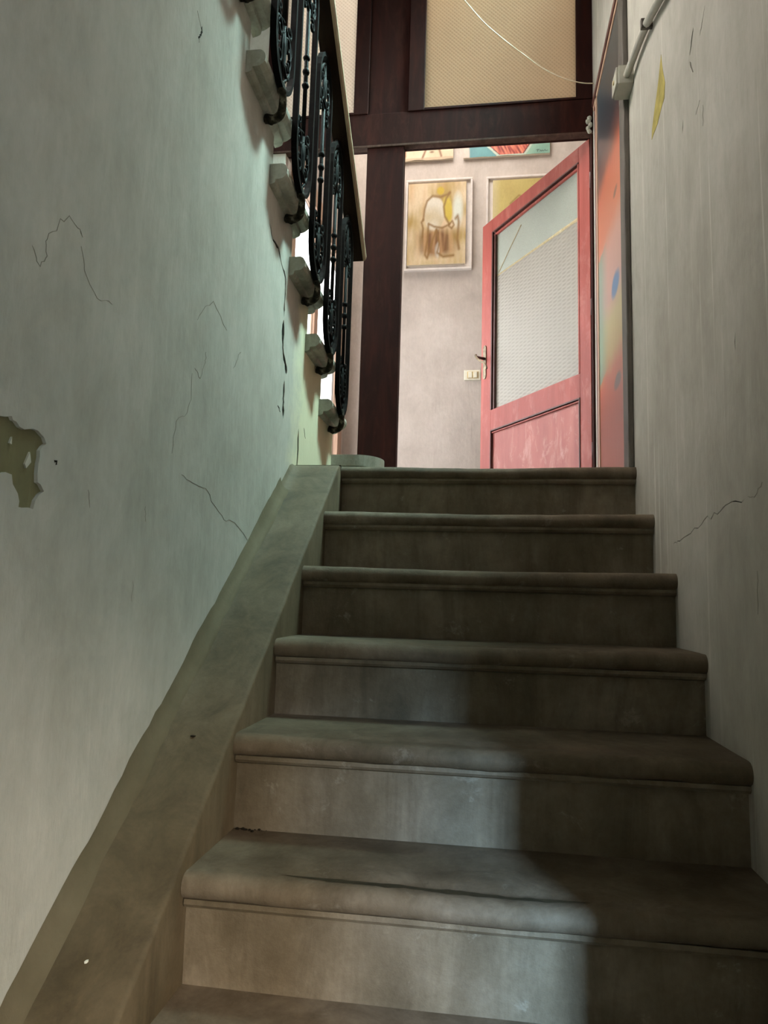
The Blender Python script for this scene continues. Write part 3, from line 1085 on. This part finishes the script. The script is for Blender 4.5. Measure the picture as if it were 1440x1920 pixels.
# local: x along the leaf from the hinge, +y towards the camera side, z up
door = thing('door_1', 'faded red wooden door with obscured glass standing open into the room', 'door', (HX, HY, ZL), None, 'structure')
LW, LH, TH = 0.951, 1.815, 0.038
zo = ZL + 0.008


def db(name, x0, x1, z0, z1, y0=-TH, y1=0.0, mat='red', parent=None, b=0.002):
    return box(name, x0, x1, y0, y1, z0 - zo, z1 - zo, M[mat], parent or door, b, DX)


gz0, gz1, gx0, gx1 = 2.545, 3.640, 0.078, 0.846
db('stile', 0.0, gx0, zo, zo + LH)
db('stile', gx1, LW, zo, zo + LH)
db('top_rail', gx0, gx1, gz1, zo + LH)
db('lock_rail', gx0, gx1, 2.425, gz0)
db('bottom_rail', gx0, gx1, zo, 2.02)
db('panel', gx0, gx1, 2.02, 2.425, -TH + 0.010, -0.012, 'redpanel', None, 0)
# bolection mouldings: dark double lines round panel and glass
mw = 0.008
for (z0, z1, x0, x1) in ((2.02, 2.425, gx0, gx1),):
    db('moulding', x0, x0 + mw, z0, z1, -0.010, 0.004, 'groove')
    db('moulding', x1 - mw, x1, z0, z1, -0.010, 0.004, 'groove')
    db('moulding', x0, x1, z1 - mw, z1, -0.010, 0.004, 'groove')
    db('moulding', x0, x1, z1 - 2.4 * mw, z1 - 1.5 * mw, -0.014, -0.002, 'red')
db('glazing_bead', gx1 - 0.012, gx1, gz0, gz1, -0.016, 0.005, 'groove')
db('glazing_bead', gx1 - 0.030, gx1 - 0.018, gz0, gz1, -0.016, -0.002, 'groove')
db('glazing_bead', gx0, gx1, gz1 - 0.009, gz1, -0.016, 0.005, 'groove')
db('glazing_bead', gx0, gx1, gz1 - 0.030, gz1 - 0.018, -0.016, -0.003, 'red')
db('glazing_bead', gx0, gx0 + 0.010, gz0, gz1, -0.016, 0.002, 'red')
zs = 3.358
db('lower_pane', gx0 - 0.003, gx1 + 0.003, gz0 - 0.003, zs, -0.022, -0.018, 'gl_door', None, 0)
db('upper_pane', gx0 - 0.003, gx1 + 0.003, zs, gz1 + 0.003, -0.022, -0.018, 'gl_fine', None, 0)
N = NT('old_putty')
N.color(N.ramp(N.noise(50), [(0.3, g((170, 152, 114))), (0.7, g((196, 182, 148)))]))
N.rough(0.8)
M['putty'] = N.mat
v = []
f = []
for i in range(25):
    x = gx0 + (gx1 - gx0 - 0.03) * i / 24
    w = 0.006 + 0.008 * (1 - i / 24) * (0.6 + 0.4 * abs(noise.noise(Vector((x * 14, 0, 0)))) * 2)
    zc = zs - zo
    v += [DX @ Vector((x, -0.017, zc - w)), DX @ Vector((x, -0.015, zc)), DX @ Vector((x, -0.017, zc + w * 0.6))]
for i in range(24):
    f += [(i * 3, i * 3 + 1, i * 3 + 4, i * 3 + 3), (i * 3 + 1, i * 3 + 2, i * 3 + 5, i * 3 + 4)]
link_mesh('pane_putty', v, f, M['putty'], door)
link_mesh('glass_crack', *tube_vf([DX @ Vector((0.80, -0.017, zs - zo + 0.01)), DX @ Vector((0.70, -0.017, zs - zo + 0.10)), DX @ Vector((0.58, -0.017, 3.56 - zo))], 0.0028, 5), M['putty'], door)
# lock plate and lever
pl = []
for i in range(9):
    a = math.pi * i / 8
    pl.append((0.910 + 0.015 * math.cos(a), 2.935 - zo + 0.018 * math.sin(a)))
for i in range(9):
    a = math.pi + math.pi * i / 8
    pl.append((0.910 + 0.015 * math.cos(a), 2.765 - zo + 0.018 * math.sin(a)))
han = prism('lock_plate', pl, 'y', 0.0, 0.005, M['brass'], door, DX)
han.name = 'door_handle'
tube('spindle', [DX @ Vector(p) for p in ((0.910, 0.003, 2.872 - zo), (0.910, 0.03, 2.872 - zo), (0.910, 0.062, 2.874 - zo))], [0.009, 0.008, 0.007], M['groove'], han)
tube('lever', [DX @ p for p in spline([Vector((0.918, 0.058, 2.890 - zo)), Vector((0.910, 0.066, 2.882 - zo)), Vector((0.895, 0.068, 2.862 - zo)), Vector((0.865, 0.064, 2.835 - zo)),
                                       Vector((0.835, 0.058, 2.815 - zo)), Vector((0.812, 0.056, 2.790 - zo)), Vector((0.806, 0.056, 2.772 - zo))], 4)],
     [0.005] * 4 + [0.007] * 6 + [0.006] * 9 + [0.005] * 6, M['brass'], han)
for zc in (2.15, 2.85, 3.5):
    tube('hinge', [(HX + 0.006, HY - 0.002, zc - 0.04), (HX + 0.006, HY - 0.002, zc + 0.04)], 0.007, M['groove'], door)

# ------------------------------------------------------------------ painted side door in the right wall
sd = thing('door_2', 'side door painted in many colours in the right wall of the landing', 'door', (XR, 2.8, ZL), None, 'structure')
dy0, dy1, dzt = 2.585, 3.135, 3.80


def sb(name, y0, y1, z0, z1, x0, mat, b=0.002, parent=None):
    return box(name, x0, XR - 0.0005, y0, y1, z0, z1, M[mat], parent or sd, b)


sb('leaf', dy0, dy1, ZL, dzt - 0.02, XR - 0.006, 'paintdoor', 0)
sb('architrave', 2.462, 2.535, ZL, dzt + 0.05, XR - 0.020, 'wood_line', 0.004)
sb('architrave', 2.535, 2.588, ZL, dzt + 0.05, XR - 0.012, 'wood_line', 0.004)
sb('frame_edge', 2.588, 2.597, ZL, dzt, XR - 0.010, 'winwood', 0.002)
sb('moulding', dy1, dy1 + 0.03, ZL, dzt, XR - 0.011, 'winwood', 0.003)
sb('moulding', dy1 + 0.034, dy1 + 0.075, ZL, dzt, XR - 0.009, 'groove', 0.003)
sb('moulding', dy1 + 0.075, dy1 + 0.095, ZL, dzt + 0.03, XR - 0.006, 'frame', 0.001)
sb('head_moulding', 2.588, dy1 + 0.095, dzt - 0.02, dzt, XR - 0.011, 'winwood', 0.003)
sb('head_moulding', 2.588, dy1 + 0.095, dzt, dzt + 0.03, XR - 0.016, 'groove', 0.003)

# ------------------------------------------------------------------ conduit and junction box on the right wall
jb = thing('junction_box', 'grey plastic junction box beside the top of the painted side door', 'junction box', (XR, 2.43, 3.25))
box('box_body', 0.446, XR, 2.372, 2.460, 3.255, 3.325, M['plastic'], jb, 0.003)
box('box_lid', 0.438, 0.446, 2.376, 2.456, 3.259, 3.321, M['plastic'], jb, 0.002)
tube('lid_screw', [(0.438, 2.415, 3.29), (0.434, 2.415, 3.29)], 0.008, M['ivory2'], jb)
cd = thing('conduit', 'painted conduit pipe running along the right wall to the junction box', 'pipe', (XR, 1.6, 3.1))
tube('pipe', spline([(0.474, 2.373, 3.285), (0.478, 2.30, 3.280), (0.479, 2.20, 3.262), (0.480, 2.07, 3.226), (0.480, 1.93, 3.170), (0.480, 1.6, 3.03), (0.480, 1.0, 2.78)], 6), 0.0125, M['pipe'], cd, 10)
for yc, zc in ((2.095, 3.236), (1.30, 2.905)):
    box('pipe_clip', 0.462, XR, yc - 0.007, yc + 0.007, zc - 0.016, zc + 0.017, M['wood_line'], cd, 0.003)

# ------------------------------------------------------------------ french window in the left wall of the room
wn = thing('window_1', 'tall french window with brown wooden frame in the left wall of the room', 'window', (XRL, 4.1, ZL), None, 'structure')


def vb(name, y0, y1, z0, z1, x0=XRL - 0.035, x1=XRL + 0.012, mat='winwood'):
    return box(name, x0, x1, y0, y1, z0, z1, M[mat], wn, 0.003)


vb('window_frame', WY1 - 0.02, WY1 + 0.10, ZL, WZ1 + 0.09)
vb('window_frame', WY0 - 0.08, WY0 + 0.02, ZL, WZ1 + 0.09)
vb('window_head', WY0 + 0.02, WY1 - 0.02, WZ1 - 0.02, WZ1 + 0.09)
vb('window_sill', WY0 + 0.02, WY1 - 0.02, ZL, ZL + 0.06)
vb('meeting_stile', 4.06, 4.14, ZL + 0.06, WZ1 - 0.02, XRL - 0.035, XRL - 0.005)
box('pane', XRL - 0.025, XRL - 0.020, WY0 + 0.02, 4.06, ZL + 0.06, WZ1 - 0.02, M['gl_clear'], wn)
box('pane', XRL - 0.025, XRL - 0.020, 4.14, WY1 - 0.02, ZL + 0.06, WZ1 - 0.02, M['gl_clear'], wn)

w2 = thing('window_2_added', 'added unseen fanlight high in the right wall over the landing', 'window', (XR + 0.1, 2.72, 4.72), None, 'structure')  # unseen window added for the cool light on the stair wall
for (ya, yb2, za, zb) in ((2.22, 2.27, 4.72, 5.58), (3.17, 3.22, 4.72, 5.58), (2.27, 3.17, 4.72, 4.77), (2.27, 3.17, 5.53, 5.58), (2.70, 2.74, 4.77, 5.53)):
    box('window_frame', XR + 0.08, XR + 0.12, ya, yb2, za, zb, M['wood'], w2, 0.003)
for ya, yb2 in ((2.27, 2.70), (2.74, 3.17)):
    box('pane', XR + 0.098, XR + 0.102, ya, yb2, 4.77, 5.53, M['gl_clear'], w2)

w3 = thing('window_3', 'stair window in the outer wall over the upper flight', 'window', (-1.82, 1.65, 4.1), None, 'structure')
for (ya, yb2, za, zb) in ((0.85, 0.90, 4.1, 5.4), (2.40, 2.45, 4.1, 5.4), (0.90, 2.40, 4.1, 4.15), (0.90, 2.40, 5.35, 5.4), (1.63, 1.67, 4.15, 5.35)):
    box('window_frame', -1.85, -1.80, ya, yb2, za, zb, M['wood'], w3, 0.003)
for ya, yb2 in ((0.90, 1.63), (1.67, 2.40)):
    box('pane', -1.827, -1.823, ya, yb2, 4.15, 5.35, M['gl_clear'], w3)

# ------------------------------------------------------------------ light switch
sw = thing('light_switch', 'ivory light switch plate on the back wall beside the door handle', 'switch', (-0.107, YB, 3.065))
box('plate', -0.166, -0.048, YB - 0.010, YB, 3.028, 3.104, M['ivory'], sw, 0.004)
box('inset', -0.145, -0.062, YB - 0.013, YB - 0.009, 3.040, 3.092, M['ivory2'], sw, 0.002)
box('rocker', -0.136, -0.110, YB - 0.018, YB - 0.012, 3.044, 3.088, M['ivory'], sw, 0.002)
box('rocker', -0.100, -0.074, YB - 0.018, YB - 0.012, 3.044, 3.088, M['ivory'], sw, 0.002)

# ------------------------------------------------------------------ paintings
N = NT('oil_paint')
at = N.n('ShaderNodeAttribute', attribute_name='paint')
br = N.noise(70, (1, 1, 0.5), 6, 0.7)
N.color(N.mix(0.5, at.outputs['Color'], N.ramp(br, [(0.3, (0.82, 0.82, 0.82)), (0.7, (1.1, 1.1, 1.1))]), 'MULTIPLY'))
N.bump(br, 0.25, 0.003)
N.rough(0.5, 0.35)
M['oil'] = N.mat


def canvas(name, x0, x1, z0, z1, y, fn, parent, nx=90, nz=120, th=0.018, edge=0.0):
    v, f, cols = [], [], []
    for i in range(nx + 1):
        for k in range(nz + 1):
            u, w = i / nx, k / nz
            e = edge * noise.noise(Vector((u * 5, w * 7, x0 * 9))) if k in (0,) else 0
            v.append((x0 + (x1 - x0) * u, y, z0 + (z1 - z0) * w + e))
            cols.append(fn(u, w))
    for i in range(nx):
        for k in range(nz):
            a = i * (nz + 1) + k
            f.append((a, a + nz + 1, a + nz + 2, a + 1))
    b = len(v)
    v += [(x0, y + th, z0), (x1, y + th, z0), (x1, y + th, z1), (x0, y + th, z1), (x0, y, z0), (x1, y, z0), (x1, y, z1), (x0, y, z1)]
    f += [(b, b + 3, b + 2, b + 1), (b, b + 1, b + 5, b + 4), (b + 1, b + 2, b + 6, b + 5), (b + 2, b + 3, b + 7, b + 6), (b + 3, b, b + 4, b + 7)]
    cols += [g((206, 192, 170))] * 8
    me = bpy.data.meshes.new(name)
    me.from_pydata(v, [], f)
    at_ = me.color_attributes.new('paint', 'FLOAT_COLOR', 'POINT')
    for i, c in enumerate(cols):
        at_.data[i].color = (*c, 1)
    me.materials.append(M['oil'])
    o = bpy.data.objects.new(name, me)
    COL.objects.link(o)
    attach(o, parent)
    return o


def lerp(a, b, t):
    t = max(0.0, min(1.0, t))
    return tuple(x + (y - x) * t for x, y in zip(a, b))


def seg_d(u, w, pts):
    best = 9
    for (a, b), (c, d) in zip(pts[:-1], pts[1:]):
        L2 = (c - a) ** 2 + (d - b) ** 2
        t = max(0, min(1, ((u - a) * (c - a) + (w - b) * (d - b)) / L2)) if L2 else 0
        best = min(best, math.hypot(u - a - t * (c - a), w - b - t * (d - b)))
    return best


def nz2(u, w, s, k=0.0):
    return noise.noise(Vector((u * s, w * s, k)))


C_och, C_ochd, C_pale, C_brown, C_white = g((198, 172, 112)), g((168, 140, 72)), g((214, 192, 158)), g((136, 96, 52)), g((220, 214, 200))


def art_figure(u, w):
    c = lerp(C_pale, C_ochd, 0.45 + 1.0 * nz2(u * 1.0, w * 2, 2.4, 1) + 0.3 * nz2(u * 5, w * 1.2, 4, 3))
    c = lerp(c, g((206, 150, 110)), 0.35 * max(0, nz2(u * 3, w, 3, 5)) + 0.25 * max(0, w - 0.75))
    # greenish white light on the right
    c = lerp(c, g((212, 214, 200)), 1.2 * max(0, 1 - ((u - 0.86) / 0.11) ** 2 - ((w - 0.66) / 0.25) ** 2))
    # lower drapery, brown and vertical
    if w < 0.47:
        st_ = nz2(u * 6.5, w * 1.0, 2.2, 9)
        inside = max(0, 1 - abs(u - 0.5) / 0.42) * min(1, (0.47 - w) * 8) * min(1, max(0, (w - 0.06) * 9))
        c = lerp(c, lerp(g((176, 134, 90)), g((118, 80, 42)), 0.5 + st_ * 2.0), 1.6 * inside)
        c = lerp(c, C_white, 0.8 * max(0, 1 - ((u - 0.52 - 0.04 * st_) / 0.05) ** 2 - ((w - 0.17) / 0.12) ** 2))
    # pale torso-like form
    e = ((u - 0.46) / 0.17) ** 2 + ((w - 0.62) / 0.20) ** 2
    if e < 1.25:
        c = lerp(c, lerp(g((214, 204, 186)), g((194, 176, 142)), 0.5 + nz2(u * 2, w * 2, 3, 2)), (1.25 - e) * 3)
    # yellow wing on the right and crown at the top
    e2 = ((u - 0.70 + 0.15 * (w - 0.6)) / 0.085) ** 2 + ((w - 0.67) / 0.19) ** 2
    c = lerp(c, g((198, 172, 62)), (1.1 - e2) * 1.6)
    e3 = ((u - 0.56) / 0.07) ** 2 + ((w - 0.90) / 0.055) ** 2
    c = lerp(c, g((190, 160, 40)), (1.1 - e3) * 1.6)
    # outlines
    for pts, wd in (([(0.27, 0.55), (0.29, 0.68), (0.33, 0.78), (0.42, 0.84), (0.56, 0.82), (0.68, 0.85), (0.72, 0.87)], 0.012),
                    ([(0.72, 0.87), (0.66, 0.80), (0.62, 0.70), (0.64, 0.58), (0.72, 0.48)], 0.012),
                    ([(0.27, 0.55), (0.24, 0.52), (0.27, 0.44), (0.26, 0.34)], 0.012),
                    ([(0.83, 0.55), (0.86, 0.58), (0.88, 0.50), (0.86, 0.30), (0.89, 0.18)], 0.016),
                    ([(0.72, 0.48), (0.60, 0.44), (0.46, 0.46), (0.36, 0.50)], 0.010),
                    ([(0.36, 0.48), (0.35, 0.30), (0.31, 0.12), (0.35, 0.08), (0.44, 0.30), (0.50, 0.42)], 0.014),
                    ([(0.50, 0.42), (0.55, 0.25), (0.52, 0.14), (0.62, 0.09), (0.80, 0.10)], 0.012),
                    ([(0.72, 0.48), (0.77, 0.52), (0.80, 0.47), (0.76, 0.43), (0.71, 0.46)], 0.010)):
        d = seg_d(u, w, pts)
        c = lerp(c, g((132, 96, 44)), max(0, 1 - d / (wd * 2.3)) * 0.95)
    return c


def art_ochre(u, w):
    c = lerp(g((196, 178, 108)), g((180, 158, 92)), 0.5 + nz2(u, w, 3, 4))
    c = lerp(c, g((204, 190, 150)), max(0, 0.14 - u) * 5)
    e = ((u - 0.5) / 0.2) ** 2 + ((w - 0.55) / 0.25) ** 2
    c = lerp(c, g((150, 120, 54)), (1 - e) * 0.8)
    d = seg_d(u, w, [(0.30, 0.7), (0.45, 0.80), (0.65, 0.74), (0.70, 0.5)])
    return lerp(c, g((134, 104, 44)), max(0, 1 - d / 0.02) * 0.8)


def art_legs(u, w):
    c = lerp(g((208, 190, 160)), g((190, 166, 132)), 0.5 + 0.8 * nz2(u, w * 2, 3.5, 8))
    for pts, col, wd in (([(0.18, 0.06), (0.17, 0.5), (0.2, 0.9)], g((172, 108, 76)), 0.03), ([(0.10, 0.06), (0.09, 0.5)], g((180, 126, 92)), 0.016),
                         ([(0.48, 0.02), (0.53, 0.12), (0.58, 0.32)], g((134, 96, 66)), 0.02), ([(0.80, 0.04), (0.76, 0.14), (0.72, 0.32)], g((134, 96, 66)), 0.02)):
        c = lerp(c, col, max(0, 1.3 - seg_d(u, w, pts) / wd))
    e = ((u - 0.64) / 0.05) ** 2 + ((w - 0.10) / 0.02) ** 2
    c = lerp(c, g((120, 88, 60)), (1 - e) * 1.0)
    if w < 0.028:
        c = lerp(c, g((168, 142, 112)), 0.6)
    return c


def art_red(u, w):
    c = g((196, 178, 164))
    c = lerp(c, lerp(g((96, 150, 150)), g((84, 132, 136)), 0.5 + nz2(u, w, 5, 3)), (u - 0.055 - 0.05 * (0.2 - w)) * 60)
    if u > 0.60:
        c = lerp(c, lerp(g((146, 178, 156)), g((124, 160, 142)), 0.5 + nz2(u, w, 5, 6)), (u - 0.62) * 40)
    # pale edge, then the flame-red mass that narrows downwards
    lo = 0.40 - 0.9 * max(0.0, 0.115 - 0.0) * 0
    xl = 0.29 + 0.30 * max(0, 0.13 - w)
    xl = 0.265 + (0.42 - 0.265) * max(0, min(1, (0.16 - w) / 0.15))
    xr = 0.80 - (0.80 - 0.70) * max(0, min(1, (0.16 - w) / 0.15))
    if xl - 0.035 < u < xr + 0.03:
        c = g((178, 188, 170))
    if xl < u < xr and w > 0.012:
        s = nz2(u * 9 + w * 4, w * 1.6, 4.5, 2)
        c = lerp(g((172, 70, 56)), g((214, 128, 98)), 0.5 + s * 1.5)
        c = lerp(c, g((104, 44, 44)), max(0, -s - 0.15) * 2)
        if abs(u - xl) < 0.015 or abs(u - xr) < 0.015:
            c = g((112, 52, 46))
    # signature scribble
    for pts in ([(0.845, 0.045), (0.87, 0.05), (0.885, 0.045)], [(0.865, 0.05), (0.86, 0.025)], [(0.885, 0.025), (0.895, 0.04), (0.905, 0.025), (0.915, 0.04), (0.925, 0.026)],
                [(0.93, 0.03), (0.945, 0.042), (0.955, 0.027), (0.975, 0.035)]):
        c = lerp(c, g((52, 60, 56)), max(0, 1 - seg_d(u, w * 1.4, [(a, b * 1.4) for a, b in pts]) / 0.007))
    return c


def picture(label, x0, x1, z0, z1, fn, framed, bx=0.0, nail=True, nx=90, nz=120, edge=0.0):
    p = thing('painting', label, 'painting', ((x0 + x1) / 2, YB, z0), 'paintings on the back wall')
    if framed:
        a, t_ = 0.016, 0.030
        for (xa, xb, za, zb) in ((x0, x1, z0, z0 + a), (x0, x1, z1 - a, z1), (x0, x0 + a, z0 + a, z1 - a), (x1 - a, x1, z0 + a, z1 - a)):
            box('frame', xa, xb, YB - t_, YB, za, zb, M['frame'], p, 0.003)
        box('mount', x0 + a, x1 - a, YB - 0.012, YB, z0 + a, z1 - a, M['frame'], p)
        b0, b1, b2, b3 = framed
        canvas('canvas', x0 + b0, x1 - b1, z0 + b2, z1 - b3, YB - 0.034, fn, p, nx, nz, 0.022)
        tube('nail', [((x0 + x1) / 2 - 0.02, YB - 0.012, z1 + 0.006), ((x0 + x1) / 2 - 0.02, YB, z1 + 0.010)], 0.004, M['groove'], p, 6)
    else:
        canvas('canvas', x0, x1, z0, z1, YB - 0.022, fn, p, nx, nz, 0.021, edge)
    return p


picture('framed ochre painting of a draped standing form, left of the door', -0.622, -0.122, 3.868, 4.588, art_figure, (0.020, 0.048, 0.040, 0.036))
picture('framed ochre painting half hidden behind the top of the red door', -0.022, 0.478, 3.868, 4.582, art_ochre, (0.048, 0.030, 0.040, 0.036))
picture('unframed beige canvas with brown leg-like strokes under the transom', -0.72, -0.272, 4.752, 5.36, art_legs, None, nx=90, nz=150, edge=0.008)
picture('unframed canvas with a flame red shape on teal under the transom', -0.195, 0.440, 4.748, 5.42, art_red, None, nx=160, nz=180, edge=0.006)

# ------------------------------------------------------------------ crumbs on the steps
def pebble(name, loc, r, mat, label, cat, group=None, sc=(1, 1, 0.6)):
    bm = bmesh.new()
    bmesh.ops.create_icosphere(bm, subdivisions=1, radius=r)
    for w_ in bm.verts:
        w_.co *= 1 + 0.5 * noise.noise(w_.co * (3 / r) * 0.3 + Vector(loc) * 7)
        w_.co = Vector((w_.co.x * sc[0], w_.co.y * sc[1], w_.co.z * sc[2]))
    mm = bpy.data.meshes.new(name)
    bm.to_mesh(mm)
    bm.free()
    mm.materials.append(M[mat])
    o = bpy.data.objects.new(name, mm)
    COL.objects.link(o)
    o.location = loc
    tag(o, label, cat, group)
    return o


def str_z(y):
    return ZL - (D0 - y) * SL + h0 + 0.002


tg = pebble('twig', (-0.592, 1.44, str_z(1.44) + 0.002), 0.006, 'debris', 'short dark twig lying on the sloping string', 'twig', None, (1.1, 0.5, 0.45))
pebble('plaster_chip', (-0.598, 1.092, str_z(1.092) + 0.002), 0.0035, 'chip', 'tiny white plaster chip lying on the sloping string', 'chip', None, (0.7, 1.3, 0.7))
z5 = ZL - 5 * RI
cr = thing('debris_crumbs', 'dark crumbs of mortar in the left corner of the second tread from the bottom', 'debris', (XL + 0.03, D0 - 4 * T, z5), None, 'stuff')
vs = []
for i in range(60):
    x = XL + 0.006 + abs(rnd.gauss(0, 0.035))
    y = D0 - 4 * T + 0.026 - abs(rnd.gauss(0, 0.008))
    r = rnd.uniform(0.0015, 0.0045)
    bm = bmesh.new()
    bmesh.ops.create_icosphere(bm, subdivisions=1, radius=r)
    vs.append(([(w_.co.x + x, w_.co.y + y, w_.co.z * 0.7 + z5 + r * 0.5 - 0.001) for w_ in bm.verts], [tuple(q.index for q in fc.verts) for fc in bm.faces]))
    bm.free()
V, Fc = join_vf(vs)
link_mesh('crumbs', V, Fc, M['debris'], cr)['kind'] = 'stuff'
